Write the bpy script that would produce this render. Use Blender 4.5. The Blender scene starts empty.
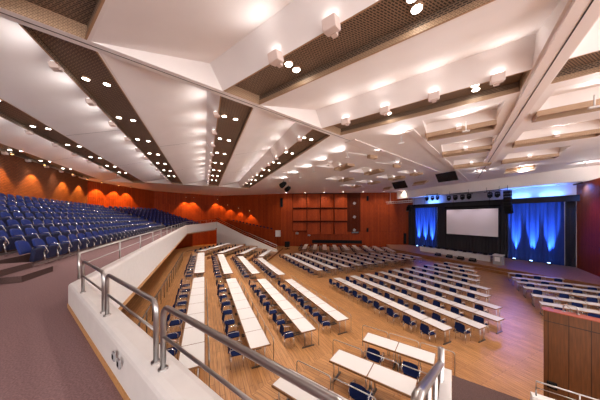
import bpy, math, random
from mathutils import Vector, Matrix
from mathutils.geometry import tessellate_polygon
random.seed(7)
C = bpy.context.scene.collection
R = math.radians
YAW = R(24.3); CY, SY = math.cos(YAW), math.sin(YAW)
F, HOR, EYE = 212.0, 217.5, 6.2
ZC = 11.4                                     # underside of the main ceiling

def cw(X, Y):                                 # metres right / ahead of the camera -> hall coordinates
    return (CY*X + SY*Y, -SY*X + CY*Y)
def P(u, v, z):                               # where the sight line through a photo point meets height z
    Y = (EYE - z)*F/(v - HOR); X = (u - 300)/F*Y
    a, b = cw(X, Y); return Vector((a, b, z))

# ---------------------------------------------------------------- materials
def new_mat(name):
    m = bpy.data.materials.new(name); m.use_nodes = True
    nt = m.node_tree; b = nt.nodes['Principled BSDF']; return m, nt, b
def plain(name, col, rough=.5, metal=0, noise=0, nscale=30, spec=None, bump=0):
    m, nt, b = new_mat(name)
    b.inputs['Base Color'].default_value = (*col, 1); b.inputs['Roughness'].default_value = rough
    b.inputs['Metallic'].default_value = metal
    if spec is not None: b.inputs['Specular IOR Level'].default_value = spec
    if noise or bump:
        tc = nt.nodes.new('ShaderNodeTexCoord'); n = nt.nodes.new('ShaderNodeTexNoise')
        n.inputs['Scale'].default_value = nscale; n.inputs['Detail'].default_value = 4
        nt.links.new(tc.outputs['Object'], n.inputs['Vector'])
        if noise:
            r = nt.nodes.new('ShaderNodeValToRGB'); e = r.color_ramp.elements
            e[0].position = .3; e[1].position = .7
            e[0].color = (*[c*(1-noise) for c in col], 1); e[1].color = (*[min(1, c*(1+noise)) for c in col], 1)
            nt.links.new(n.outputs['Fac'], r.inputs['Fac']); nt.links.new(r.outputs['Color'], b.inputs['Base Color'])
        if bump:
            bp = nt.nodes.new('ShaderNodeBump'); bp.inputs['Strength'].default_value = bump
            nt.links.new(n.outputs['Fac'], bp.inputs['Height']); nt.links.new(bp.outputs['Normal'], b.inputs['Normal'])
    return m
def planks(name, c1, c2, cm, w, h, rot=0, mortar=.008, rough=.4, grain=.25, bump=.15, spec=.5):
    m, nt, b = new_mat(name)
    tc = nt.nodes.new('ShaderNodeTexCoord'); mp = nt.nodes.new('ShaderNodeMapping'); mp.inputs['Rotation'].default_value[2] = rot
    br = nt.nodes.new('ShaderNodeTexBrick'); br.inputs['Scale'].default_value = 1
    br.inputs['Brick Width'].default_value = w; br.inputs['Row Height'].default_value = h
    br.inputs['Mortar Size'].default_value = mortar; br.inputs['Mortar Smooth'].default_value = .2
    br.inputs['Color1'].default_value = (*c1, 1); br.inputs['Color2'].default_value = (*c2, 1); br.inputs['Mortar'].default_value = (*cm, 1)
    br.offset = .37
    nt.links.new(tc.outputs['UV'], mp.inputs['Vector']); nt.links.new(mp.outputs['Vector'], br.inputs['Vector'])
    mp2 = nt.nodes.new('ShaderNodeMapping'); mp2.inputs['Scale'].default_value = (1.2, 14, 1)
    nt.links.new(mp.outputs['Vector'], mp2.inputs['Vector'])
    n = nt.nodes.new('ShaderNodeTexNoise'); n.inputs['Scale'].default_value = 1.6; n.inputs['Detail'].default_value = 6
    nt.links.new(mp2.outputs['Vector'], n.inputs['Vector'])
    mr = nt.nodes.new('ShaderNodeMapRange'); mr.inputs['From Min'].default_value = .3; mr.inputs['From Max'].default_value = .7
    mr.inputs['To Min'].default_value = 1-grain; mr.inputs['To Max'].default_value = 1+grain
    nt.links.new(n.outputs['Fac'], mr.inputs['Value'])
    mx = nt.nodes.new('ShaderNodeMix'); mx.data_type = 'RGBA'; mx.blend_type = 'MULTIPLY'; mx.inputs['Factor'].default_value = 1
    nt.links.new(br.outputs['Color'], mx.inputs['A']); nt.links.new(mr.outputs['Result'], mx.inputs['B'])
    nt.links.new(mx.outputs['Result'], b.inputs['Base Color'])
    b.inputs['Roughness'].default_value = rough; b.inputs['Specular IOR Level'].default_value = spec
    if bump:
        bp = nt.nodes.new('ShaderNodeBump'); bp.inputs['Strength'].default_value = bump; bp.inputs['Distance'].default_value = .01
        iv = nt.nodes.new('ShaderNodeMath'); iv.operation = 'SUBTRACT'; iv.inputs[0].default_value = 1
        nt.links.new(br.outputs['Fac'], iv.inputs[1]); nt.links.new(iv.outputs[0], bp.inputs['Height']); nt.links.new(bp.outputs['Normal'], b.inputs['Normal'])
    return m
def grille(name, wire, hole, w, h, mort, rough=.5):
    m = planks(name, hole, hole, wire, w, h, 0, mort, rough, .1, 0); return m
def glow(name, col, s):
    m, nt, b = new_mat(name); b.inputs['Base Color'].default_value = (*col, 1)
    b.inputs['Emission Color'].default_value = (*col, 1); b.inputs['Emission Strength'].default_value = s; return m

M = {}
M['ceil'] = plain('ceiling_paint', (.82, .765, .745), .7, noise=.03, nscale=.7)
M['rib'] = plain('rib_paint', (.76, .68, .65), .65)
M['seam'] = plain('dark_joint', (.03, .022, .02), .8)
M['mesh'] = grille('expanded_metal', (.29, .195, .13), (.024, .018, .014), .13, .065, .017)
M['lip'] = grille('perforated_brown_metal', (.50, .33, .21), (.20, .12, .07), .09, .045, .014)
M['lipedge'] = plain('brown_steel_edge', (.42, .25, .14), .5)
M['floor'] = planks('oak_floor', (.46, .225, .085), (.36, .165, .058), (.15, .065, .028), 2.2, .14, R(90), .006, .34, .30, .06)
M['floor30'] = planks('oak_floor_turned', (.46, .225, .085), (.36, .165, .058), (.15, .065, .028), 2.2, .14, R(120)*-1, .006, .34, .30, .06)
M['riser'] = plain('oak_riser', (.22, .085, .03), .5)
M['stage'] = planks('stage_boards', (.36, .17, .09), (.30, .14, .075), (.12, .05, .03), 2.5, .15, R(90), .006, .45, .2, .05)
M['wood'] = planks('redwood_panelling', (.30, .046, .008), (.24, .034, .006), (.05, .009, .003), 9, .30, R(90), .014, .6, .28, .3, .12)
M['wooddark'] = planks('gap_shade_dark_wood', (.085, .014, .004), (.07, .011, .003), (.02, .004, .002), 9, .30, R(90), .014, .7, .2, .2, .1)  # shade behind the rear panels put into dark red; also window frames
M['woodbrown'] = planks('walnut_panelling', (.125, .045, .015), (.105, .036, .012), (.03, .010, .004), 9, .42, R(90), .010, .32, .25, .2)
M['woodslat'] = planks('slatted_panelling', (.185, .062, .024), (.155, .050, .019), (.045, .013, .006), .30, .13, 0, .016, .6, .25, .3, .15)
M['woodlight'] = plain('oak_trim', (.50, .25, .09), .45, noise=.15)
M['redtop'] = plain('red_wood_cap', (.33, .065, .03), .3, noise=.1)
M['carpet'] = plain('mauve_carpet', (.245, .150, .150), .95, noise=.30, nscale=60, spec=.1, bump=.25)
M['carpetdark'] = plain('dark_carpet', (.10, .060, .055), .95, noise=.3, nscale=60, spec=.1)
M['white'] = plain('white_plaster', (.74, .71, .685), .35, noise=.03, nscale=6)
M['top'] = plain('white_laminate', (.66, .635, .62), .4, spec=.3)
M['edge'] = plain('beech_edge', (.20, .085, .03), .5)
M['steel'] = plain('brushed_steel', (.46, .44, .43), .30, 1)
M['chrome'] = plain('chrome', (.66, .64, .63), .18, 1)
M['dsteel'] = plain('dark_steel', (.12, .10, .09), .4, .8)
M['navy'] = plain('navy_fabric', (.004, .010, .052), .9, noise=.25, nscale=90, spec=.15)
M['navyd'] = plain('dark_navy_shell', (.005, .008, .030), .6, spec=.2)
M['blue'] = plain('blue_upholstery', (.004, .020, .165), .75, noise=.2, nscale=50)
M['blue_shade'] = plain('shaded_blue_seat', (.002, .006, .045), .75, noise=.2, nscale=50)  # shadow on the tipped seats put into a darker blue
M['black'] = plain('matte_black', (.010, .010, .011), .75, spec=.12)
M['blackf'] = plain('black_drape', (.022, .020, .024), .9, noise=.2)
M['bluelitf'] = plain('blue_lit_drape', (.014, .045, .24), .9, noise=.15)  # blue stage light put into the fabric colour
M['screen'] = plain('screen_cloth', (.70, .66, .68), .8)
M['grey'] = plain('grey_laminate', (.28, .27, .28), .5)
M['box'] = plain('lamp_box_paint', (.66, .53, .48), .5)
M['glass'] = plain('dark_window_glass', (.02, .02, .025), .08)
M['stagewall'] = plain('stage_wall_paint', (.55, .52, .58), .7)
M['lens'] = glow('lamp_lens', (1, .93, .82), 14)
M['panelbeige'] = grille('beige_perforated_panel', (.62, .48, .38), (.40, .28, .20), .08, .04, .012)
M['amber'] = glow('amber_lens', (1, .5, .15), 6)
M['floodlens'] = glow('flood_lens', (1, .95, .9), 3)
M['uplens'] = glow('blue_lamp_lens', (.25, .5, 1), 10)
M['display'] = plain('display_glass', (.012, .012, .015), .15)

# ---------------------------------------------------------------- mesh builder
class MB:
    def __init__(s): s.v, s.f, s.mi, s.sm, s.mats = [], [], [], [], []
    def m(s, mat):
        mat = M[mat] if isinstance(mat, str) else mat
        if mat not in s.mats: s.mats.append(mat)
        return s.mats.index(mat)
    def add(s, vs, fs, mat, smooth=False):
        k = s.m(mat); o = len(s.v); s.v += [tuple(p) for p in vs]
        for f in fs: s.f.append(tuple(o+i for i in f)); s.mi.append(k); s.sm.append(smooth)
        return s
    def poly(s, pts, mat): return s.add(pts, [range(len(pts))], mat)
    def box(s, c, d, mat, rot=None, b=0):
        x, y, z = d[0]/2, d[1]/2, d[2]/2
        if b <= 0:
            vs = [Vector((i, j, k)) for k in (-z, z) for j in (-y, y) for i in (-x, x)]
            fs = [(0,2,3,1),(4,5,7,6),(0,1,5,4),(2,6,7,3),(0,4,6,2),(1,3,7,5)]
        else:                                   # chamfered outline in plan and top/bottom
            b = min(b, x*.9, y*.9, z*.9); vs = []
            for kz, ins in ((-z, b), (-z+b, 0), (z-b, 0), (z, b)):
                X, Y = x-ins, y-ins
                for px, py in ((-X+b, -Y), (X-b, -Y), (X, -Y+b), (X, Y-b), (X-b, Y), (-X+b, Y), (-X, Y-b), (-X, -Y+b)): vs.append(Vector((px, py, kz)))
            fs = [tuple(range(7, -1, -1)), tuple(range(24, 32))]
            for l in range(3):
                for i in range(8): fs.append((l*8+i, l*8+(i+1) % 8, l*8+8+(i+1) % 8, l*8+8+i))
        if rot is not None: vs = [rot @ p for p in vs]
        return s.add([p+Vector(c) for p in vs], fs, mat)
    def tube(s, pts, r, mat, n=8, taper=None):
        pts = [Vector(p) for p in pts]; vs, fs = [], []
        t0 = (pts[1]-pts[0]).normalized(); up = Vector((0, 0, 1)) if abs(t0.z) < .9 else Vector((1, 0, 0))
        a = t0.cross(up).normalized(); K = len(pts)
        for i, p in enumerate(pts):
            t = (pts[min(i+1, K-1)]-pts[max(i-1, 0)]).normalized()
            a = (a - t*a.dot(t)).normalized(); b = t.cross(a)
            rr = r if taper is None else taper[i]
            for k in range(n):
                w = 2*math.pi*k/n; vs.append(p + (a*math.cos(w)+b*math.sin(w))*rr)
        for i in range(K-1):
            for k in range(n): fs.append((i*n+k, i*n+(k+1) % n, i*n+n+(k+1) % n, i*n+n+k))
        fs.append(tuple(range(n-1, -1, -1))); fs.append(tuple((K-1)*n+k for k in range(n)))
        return s.add(vs, fs, mat, True)
    def prism(s, poly, z0, z1, mat, side=None, bottom=None):
        n = len(poly); vs = [(x, y, z0) for x, y in poly] + [(x, y, z1) for x, y in poly]
        s.add(vs, [tuple(range(n, 2*n))], mat); s.add(vs, [tuple(range(n-1, -1, -1))], bottom or side or mat)
        return s.add(vs, [(i, (i+1) % n, n+(i+1) % n, n+i) for i in range(n)], side or mat)
    def sweep(s, path, prof, mat, closed=False):   # prof: (offset across, z) ; path: 3D points, mitred in plan
        path = [Vector(p) for p in path]; K = len(path); n = len(prof); vs, fs = [], []
        for i, p in enumerate(path):
            a = (p-path[i-1]) if i else (path[1]-p); b = (path[i+1]-p) if i < K-1 else a
            a = Vector((a.x, a.y)).normalized(); b = Vector((b.x, b.y)).normalized()
            na, nb = Vector((a.y, -a.x)), Vector((b.y, -b.x)); mm = (na+nb).normalized(); k = 1/max(.3, mm.dot(na))
            for o, z in prof: vs.append((p.x+mm.x*o*k, p.y+mm.y*o*k, p.z+z))
        for i in range(K-1):
            for j in range(n): fs.append((i*n+j, i*n+(j+1) % n, i*n+n+(j+1) % n, i*n+n+j))
        fs.append(tuple(range(n-1, -1, -1))); fs.append(tuple((K-1)*n+j for j in range(n)))
        return s.add(vs, fs, mat)
    def build(s, name, parent=None, kind=None, smooth=False):
        me = bpy.data.meshes.new(name); me.from_pydata(s.v, [], s.f)
        for m in s.mats: me.materials.append(m)
        uv = me.uv_layers.new(name='UVMap')
        for p in me.polygons:
            p.material_index = s.mi[p.index]; p.use_smooth = s.sm[p.index] or smooth
            nr = p.normal
            if abs(nr.z) > .6: tx, ty = Vector((1, 0, 0)), Vector((0, 1, 0))
            else:
                tx = Vector((-nr.y, nr.x, 0)).normalized(); ty = Vector((0, 0, 1))
            for li in p.loop_indices:
                co = me.vertices[me.loops[li].vertex_index].co
                uv.data[li].uv = (co.dot(tx), co.dot(ty))
        me.update()
        o = bpy.data.objects.new(name, me); C.objects.link(o)
        if parent: o.parent = parent
        if kind: o['kind'] = kind
        return o
def tag(o, label, cat, group=None):
    o['label'] = label; o['category'] = cat
    if group: o['group'] = group
    return o
def thing(name, loc, rz=0):
    o = bpy.data.objects.new(name, None); C.objects.link(o); o.location = loc; o.rotation_euler = (0, 0, rz); o.empty_display_size = .1
    return o
def dup(root, loc, rz):
    r = root.copy(); C.objects.link(r); r.location = loc; r.rotation_euler = (0, 0, rz)
    for ch in root.children:
        c = ch.copy(); C.objects.link(c); c.parent = r
        for g in ch.children:
            d = g.copy(); C.objects.link(d); d.parent = c
    return r
def rotz(a): return Matrix.Rotation(a, 3, 'Z')
def spot(loc, aim, power, col, angle=90, blend=.6, rad=.06):
    l = bpy.data.lights.new('lamp_light', 'SPOT'); l.energy = power; l.color = col; l.spot_size = R(angle); l.spot_blend = blend; l.shadow_soft_size = rad
    o = bpy.data.objects.new('lamp_light', l); C.objects.link(o); o.location = loc
    o.rotation_euler = (Vector(aim)-Vector(loc)).to_track_quat('-Z', 'Y').to_euler(); return o
ORD = ['zeroth','first','second','third','fourth','fifth','sixth','seventh','eighth','ninth','tenth','eleventh','twelfth','thirteenth','fourteenth','fifteenth','sixteenth','seventeenth','eighteenth','nineteenth','twentieth']
TENS = {20:'twenty',30:'thirty',40:'forty',50:'fifty'}
def ordn(i):
    if i <= 20: return ORD[i]
    if i % 10 == 0: return {30:'thirtieth',40:'fortieth',50:'fiftieth'}[i]
    return TENS[i//10*10]+'-'+ORD[i % 10]

class Frame:                                   # a fan sector: n runs towards the stage hub, s along the rows
    def __init__(s, deg): s.a = R(deg); s.en = Vector((math.cos(s.a), math.sin(s.a))); s.es = Vector((-math.sin(s.a), math.cos(s.a)))
    def __call__(s, n, t, z=None):
        p = s.en*n + s.es*t
        return (p.x, p.y) if z is None else Vector((p.x, p.y, z))
    def inv(s, p): q = Vector((p[0], p[1])); return q.dot(s.en), q.dot(s.es)
L, U, T, W = Frame(0), Frame(30), Frame(-30), Frame(-30)
HUBU = U.inv((40, 20))

# ---------------------------------------------------------------- ceiling
room = [(-15.2, -9), (-15.2, 39.5), (-8.9, 49.9), (3.4, 54.6), (15.0, 44.0), (38.0, 30.8), (36.0, 30), (36.0, -2), (24, -9)]
ceil = MB(); holes = []
grilles = []
RA = lambda n: 9.28 + .268*n                   # rib between the two fan sectors, in L coordinates
RU = lambda n: HUBU[1] + .268*(HUBU[0]-n)      # the same rib seen from the U sector
def cell(fr, ns, na, nb, lo, hi, rise, back, td, label, tapered=True):
    f0, f1 = (lo if callable(lo) else (lambda n, q=lo: q)), (hi if callable(hi) else (lambda n, q=hi: q))
    nc = na-back
    q = lambda n, f, z: fr(n, f(n), z)
    holes.append([fr(ns, f0(ns)), fr(nb, f0(nb)), fr(nb, f1(nb)), fr(ns, f1(ns))])
    z0 = ZC
    # white slope, white fascia, white end cheeks
    ceil.poly([q(ns,f0,z0), q(nc,f0,z0+rise), q(nc,f1,z0+rise), q(ns,f1,z0)], 'ceil')
    ceil.poly([q(nc,f0,z0+rise), q(na,f0,z0), q(na,f1,z0), q(nc,f1,z0+rise)], 'ceil')
    for f in (f0, f1): ceil.poly([q(ns,f,z0), q(nc,f,z0+rise), q(na,f,z0)], 'ceil')
    root = thing('ceiling_grille', fr((na+nb)/2, (f0(na)+f1(na))/2, z0), 0)
    tag(root, label, 'ceiling grille', 'brown mesh troughs in the ceiling')
    b = Vector(root.location); g = lambda n, f, z: q(n, f, z)-b
    i, j = na, nb
    mb = MB(); mb.poly([g(i,f0,z0+td), g(j,f0,z0+td), g(j,f1,z0+td), g(i,f1,z0+td)], 'mesh')
    zl = z0+td*.45; mb.poly([g(i,f0,z0), g(i,f0,z0+td), g(i,f1,z0+td), g(i,f1,z0)], 'mesh')
    mb.poly([g(j,f0,zl), g(j,f1,zl), g(j,f1,z0+td), g(j,f0,z0+td)], 'mesh'); mb.build('mesh_panel', root)
    mb = MB()
    mb.poly([g(j-.03,f0,z0), g(j-.03,f1,z0), g(j-.03,f1,zl), g(j-.03,f0,zl)], 'lip'); mb.poly([g(j-.03,f0,zl), g(j-.03,f1,zl), g(j,f1,zl), g(j,f0,zl)], 'lip')
    for f in (f0, f1): mb.poly([g(i,f,z0), g(j,f,z0), g(j,f,z0+td), g(i,f,z0+td)], 'lip')
    e = .05
    for n0, n1 in ((j-e, j), (i, i+e)): mb.poly([g(n0,f0,z0-.004), g(n1,f0,z0-.004), g(n1,f1,z0-.004), g(n0,f1,z0-.004)], 'lipedge')
    mb.build('lip', root)
    if back < .4:                                  # the small coffers have a deep rim standing below the ceiling
        mb = MB(); rr = rotz(fr.a); s0_, s1_ = f0(na), f1(na); c_ = (s0_+s1_)/2
        for n_ in (i, j): mb.box(g(n_, lambda n: c_, z0-.10), (.05, s1_-s0_+.05, .26), 'lip', rr)
        for s_ in (s0_, s1_): mb.box(g((i+j)/2, lambda n, q_=s_: q_, z0-.10), (j-i, .05, .26), 'lip', rr)
        mb.build('rim', root)
    return root
def joint(fr, ns, na, s, rise, back):
    nc = na-back; t = .014
    b = MB(); e = -.006
    b.poly([fr(ns, s-t, ZC+e), fr(nc, s-t, ZC+rise+e), fr(nc, s+t, ZC+rise+e), fr(ns, s+t, ZC+e)], 'seam')
    b.poly([fr(nc-.01, s-t, ZC+rise), fr(na-.01, s-t, ZC), fr(na-.01, s+t, ZC), fr(nc-.01, s+t, ZC+rise)], 'seam')
    b.build('trim_13', kind='structure')
PER = 5.05
floods, downs = [], []
nbL = [-13.0, -8.1, -3.05, 2.12, 7.3]; nbU = [1.4, 6.85, 12.4]
Lname = ['along the gallery back wall', 'over the upper gallery rows', 'over the gallery rail', 'over the tiered tables', 'over the hall aisle']
rw = .22
for i, nb in enumerate(nbL):
    na = nb-1.5; ns = (nbL[i-1] if i else nb-2.1)+.08 if i else nb-2.15
    hi = 38.0 if i > 1 else (39.0 if i == 1 else 37.0)
    cell(L, ns, na, nb, (lambda n: RA(n)+rw), hi, .9, .5, .24, 'long brown mesh ceiling trough '+Lname[i], )
    s0 = RA(na)+1.0
    if i == 0: s0 = 12
    for sj in (18.4, 27.2): joint(L, ns, na, sj, .9, .5)
    for k in range(11):
        s = s0+1.0+2.45*k
        if s < hi-1: floods.append((L, na, s, ('gallery' if i < 3 else 'hall')+' trough', i))
    for k in range(7):
        s = 10.95+(0 if i < 3 else .25*(i-2)*4)+3.5*k
        if s < RA(nb)+.6: continue
        downs.append((L, na+.35, s, i)); downs.append((L, na+.95, s+.1, i))
RB = HUBU[1]
for i, nb in enumerate(nbU):
    na = nb-1.62; ns = (nbU[i-1]+.08) if i else nb-4.5
    w = .42
    hiU = (lambda n: RU(n)-rw)
    cell(U, ns, na, nb, RB+w, hiU, .9, .5, .42, 'wide brown mesh ceiling trough '+['above the camera corner', 'over the stepped tables below the railing', 'over the front of the hall floor'][i])
    loU = lambda n: max(2*RB-RU(n)+rw, RB-9)
    if i: cell(U, ns, na, nb, RB-8.5, RB-w, .9, .5, .42, 'brown mesh ceiling trough right of the rib, '+['', 'upper one', 'lower one'][i])
    if i:
        s = RB+w+.9
        while s < RU(na)-(2.6 if i == 1 else 1.2): floods.append((U, na, s, 'front trough', i+5)); s += 2.0
        for s in ((RB+3.6) if i == 1 else RB+2.0, (RB+7.6) if i == 1 else RB+5.6): downs.append((U, na+.78, s-.1, i+5)); downs.append((U, na+1.18, s-.15, i+5))
        for s in (RB-2.2, RB-4.6): floods.append((U, na, s, 'front trough beyond the rib', i+5))
# smaller coffers nearer the stage
cof = [(U, 15.3, -1.9, 1.3), (U, 15.3, -8.2, -3.4), (U, 20.4, -2.3, .65), (U, 20.4, -7.2, -3.5), (U, 26.2, -2.9, -.1), (U, 26.2, -7.0, -3.7),
       (L, 12.5, 12.6-1.6, 13.6), (L, 12.5, 16.6, 18.9), (L, 17.0, 12.6+.9, 15.3), (L, 17.0, 17.2, 19.5), (L, 17.0, 22.4, 24.6),
       (L, 22.3, 15.8, 17.6), (L, 22.3, 18.9, 20.9), (L, 22.3, 23.0, 24.8), (L, 22.3, 27, 28.6)]
for k, (fr, na, lo, hi) in enumerate(cof):
    fn = lo if fr is U else max(lo, RA(na)+1.3)
    cell(fr, na-2.3, na, na+.8, fn, hi, .5, .3, .35, 'small brown ceiling coffer, %s %s of the stage-side ceiling' % (['first','second','third','fourth','fifth','sixth','seventh','eighth','ninth'][k if fr is U else k-6], 'right of the long rib' if fr is U else 'left of the long rib'))
    mid = (lo+hi)/2
    floods.append((fr, na, mid, 'small coffer', 20+k))
# flat remainder with the holes cut out
loops = [[Vector((x, y, 0)) for x, y in room]] + [[Vector((x, y, 0)) for x, y in h] for h in holes]
flat = [p for l in loops for p in l]
ceil.add([(p.x, p.y, ZC) for p in flat], [tuple(t) for t in tessellate_polygon(loops)], 'ceil')
ceil.build('ceiling', kind='structure')
# ribs: painted strips hanging a little under the ceiling with dark joints
def strip(fr_pts, width, z, dz, mat, name):
    a, b = Vector(fr_pts[0]), Vector(fr_pts[1]); d = (b-a).normalized(); nrm = Vector((-d.y, d.x))*width/2
    MB().prism([tuple(a-nrm), tuple(b-nrm), tuple(b+nrm), tuple(a+nrm)], z-dz, z, mat).build(name, kind='structure')
ra = lambda n: (n, RA(n))
strip((ra(-9), ra(33)), .025, ZC+.004, .012, 'seam', 'trim_1')
strip((ra(9), ra(33)), .8, ZC, .05, 'rib', 'trim_2')
strip((U(-3, RB), U(36, RB)), .66, ZC, .10, 'rib', 'trim_3'); strip((U(-3, RB), U(36, RB)), .035, ZC-.10, .012, 'seam', 'trim_4')
ub = lambda a, s0: (40-math.cos(R(a))*s0, 20-math.sin(R(a))*s0)
strip((ub(21.2, 31), ub(21.2, 6)), .45, ZC, .06, 'rib', 'trim_5')

# ---------------------------------------------------------------- ceiling lamps
WARM = (1, .90, .82); COOL = (1, .96, .94)
def mk_flood():
    t = thing('ceiling_floodlight', (0, 0, 0))
    MB().box((0, -.10, -.02), (.40, .34, .30), 'box', Matrix.Rotation(R(14), 3, 'X'), .02).build('housing', t)
    MB().box((0, .10, -.10), (.16, .14, .14), 'box').build('bracket', t)
    MB().box((0, -.15, .14), (.30, .16, .015), 'floodlens', Matrix.Rotation(R(14), 3, 'X')).build('lens', t)
    return t
flood0 = None; cnt = {}
for fr, na, s, where, i in floods:
    small = i >= 20
    p = fr(na-.02, s, ZC-.02); rz = fr.a-math.pi/2
    if flood0 is None: flood0 = mk_flood(); o = flood0; o.location = p; o.rotation_euler = (0, 0, rz)
    else: o = dup(flood0, p, rz)
    o.scale = (.6, .6, .6) if small else ((1, 1, 1) if i in (6, 7) else (.7, .7, .7))
    key = (i,); cnt[key] = cnt.get(key, 0)+1
    if small: lab = 'pale box lamp in the small coffer, %s of the small coffer lamps' % ordn(i-19)
    else: lab = 'pale box lamp, %s from the rib along the %s %s' % (ordn(cnt[key]), {0:'first',1:'second',2:'third',3:'fourth',4:'fifth',6:'upper right',7:'lower right'}[i], where)
    tag(o, lab, 'floodlight', 'box lamps lighting the ceiling panels')
    q = fr(na-(.5 if not small else .35), s, ZC-.02 if not small else ZC-.10); aim = fr(na-1.6, s, ZC+.75 if not small else ZC+.3)
    spot(q, aim, 19 if not small else (26 if fr is U else 13), COOL, 150, .9, .12)
def mk_down():
    t = thing('downlight', (0, 0, 0))
    v = [(math.cos(k*math.pi/8)*.15, math.sin(k*math.pi/8)*.15) for k in range(16)]
    b = MB(); b.tube([(0, 0, 0), (0, 0, .22)], .16, 'lipedge', 16); b.build('rim', t)
    b = MB(); b.poly([(x*.9, y*.9, -.005) for x, y in reversed(v)], 'lens'); b.build('lens', t); return t
down0 = None; cnt = {}
for fr, n, s, i in downs:
    p = fr(n, s, ZC+(.19 if i < 5 else .36))
    if down0 is None: down0 = mk_down(); o = down0; o.location = p
    else: o = dup(down0, p, 0)
    o.scale = (.8, .8, 1) if i < 5 else (1, 1, 1)
    cnt[i] = cnt.get(i, 0)+1
    tag(o, 'round recessed downlight, %s from the rib in the %s mesh trough' % (ordn(cnt[i]), {0:'gallery wall',1:'upper gallery',2:'gallery rail',3:'tiered table',4:'hall aisle',6:'upper right',7:'lower right'}[i]), 'downlight', 'downlights in the ceiling troughs')
    spot(p+Vector((0, 0, -.05)), p+Vector((0, 0, -3)), 210 if i > 2 else 90, WARM, 105, .7, .14)
# little pole lamps under the stage-side ceiling
poles = [(L, 10.2, s) for s in (13.6, 16.3, 19.2, 22.5, 26)] + [(U, 14.6, s) for s in (2.6, -.6, -4.9)]
pole0 = None
for k, (fr, n, s) in enumerate(poles):
    p = fr(n, s, ZC)
    if pole0 is None:
        pole0 = o = thing('ceiling_stem_lamp', p, fr.a-math.pi/2)
        MB().tube([(0, 0, 0), (0, 0, -.5)], .03, 'top', 8).build('stem', o)
        MB().box((0, 0, -.52), (.34, .16, .07), 'top', None, .02).build('lamp_head', o)
    else: o = dup(pole0, p, fr.a-math.pi/2)
    tag(o, 'small white T-shaped ceiling lamp on a stem, %s from the back wall end' % ordn({4:1,3:2,2:3,1:4,0:5,5:6,6:7,7:8}[k]), 'ceiling lamp', 'white stem lamps under the ceiling')
    spot(fr(n-.25, s, ZC-.5), fr(n-1.4, s, ZC), 60, COOL, 130, .9, .1)

for k, (u, v) in enumerate(((477, 172), (521, 168), (585, 164))):
    p = P(u, v, ZC-.3); p.z = ZC; o = dup(pole0, p, -math.pi/2)
    tag(o, 'small white stem lamp before the white stage fascia, %s from the screen side' % ordn(k+1), 'ceiling lamp', 'white stem lamps before the stage fascia')
    spot(p+Vector((.3, 0, -.5)), p+Vector((3, 0, .1)), 90, COOL, 150, 1, .15); spot(p+Vector((-.3, 0, -.5)), p+Vector((-2.4, 0, 0)), 8, COOL, 150, 1, .15)
# ---------------------------------------------------------------- floors
S0 = lambda n: 5.4+.37*n
eL = [.3, 2.95, 5.2, 7.7]; zT = [1.37, .99, .61, .23]; eU = [4.9, 7.2, 9.5, 11.9]
MB().poly([(-16, -12, 0), (45, -12, 0), (45, 40, 0), (-16, 60, 0)], 'floor').build('floor', kind='structure')
prev = -9.0
for j in range(4):
    a, b = prev, eL[j]
    sh = (6.6, 11.4)
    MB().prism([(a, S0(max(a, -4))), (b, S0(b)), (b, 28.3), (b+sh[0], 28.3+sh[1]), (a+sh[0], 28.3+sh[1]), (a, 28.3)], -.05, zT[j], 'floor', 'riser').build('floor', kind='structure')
    prev = b
def lineS0(np):                                 # U-sector point on the aisle line for a given n'
    k = U.es.y-.37*U.es.x; c = 5.4+.37*U.en.x*np-U.en.y*np
    return c/k
prev = -1.5
for j in range(4):
    a, b = prev, eU[j]
    lo = .05 if j < 3 else -.0
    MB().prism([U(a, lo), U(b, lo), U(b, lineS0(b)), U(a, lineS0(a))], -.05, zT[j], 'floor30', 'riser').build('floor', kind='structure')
    prev = b

# ---------------------------------------------------------------- gallery: slab, parapet, rails
GZ, PZ = 4.5, 4.96
cin = (-2.2, 5.46)
P1, P2 = (-2.55, 36.0), (2.3, 46.7)
path = [U(.76, .15), (-2.22, 5.50), (-2.5, 36.0), (2.2, 46.6)]
c0 = U(.70, 0)
slab = [U(.70, .1), (-2.4, 5.75), (-2.6, 36.0), (2.1, 46.5), (-1.5, 50), (-8.5, 46.8), (-15.2, 38.5), (-15.2, -9), (9, -9), U(.7, -9), U(.7, -1.7), U(1.5, -1.7), U(1.5, .1)]
MB().prism(slab, 3.75, GZ, 'carpet', 'white', 'white').build('floor', kind='structure')
prof = [(-.13, -.80), (.13, -1.24), (.13, -.05), (.10, -.012), (.05, 0), (-.05, 0), (-.10, -.012), (-.13, -.05)]
# near run of the parapet, then the long run down the gallery
pp = [Vector((*q, PZ)) for q in path]; pp[2].z = 5.05; pp[3].z = 5.3
MB().sweep(pp, [(.13, -1.24), (-.13, -.6), (-.13, -.07), (-.122, -.038), (-.10, -.014), (-.06, 0), (.06, 0), (.10, -.014), (.122, -.038), (.13, -.07)], 'white').build('wall_gallery', kind='structure')
# wood strip under the parapet and skirting at its foot
MB().sweep([Vector((p.x, p.y, 3.66)) for p in pp[1:]], [(-.10, 0), (.16, 0), (.16, .10), (-.10, .10)], 'woodlight').build('trim_8', kind='structure')
q0, q1 = Vector((*U(.635, .15), GZ)), Vector((*U(.635, 4.0), GZ))
q1 = Vector((-2.44, 5.42, GZ))
MB().sweep([Vector((p.x, p.y, GZ)) for p in pp[:3]], [(-.142, 0), (-.128, 0), (-.128, .07), (-.142, .07)], 'woodlight').build('baseboard_gallery', kind='structure')
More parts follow.
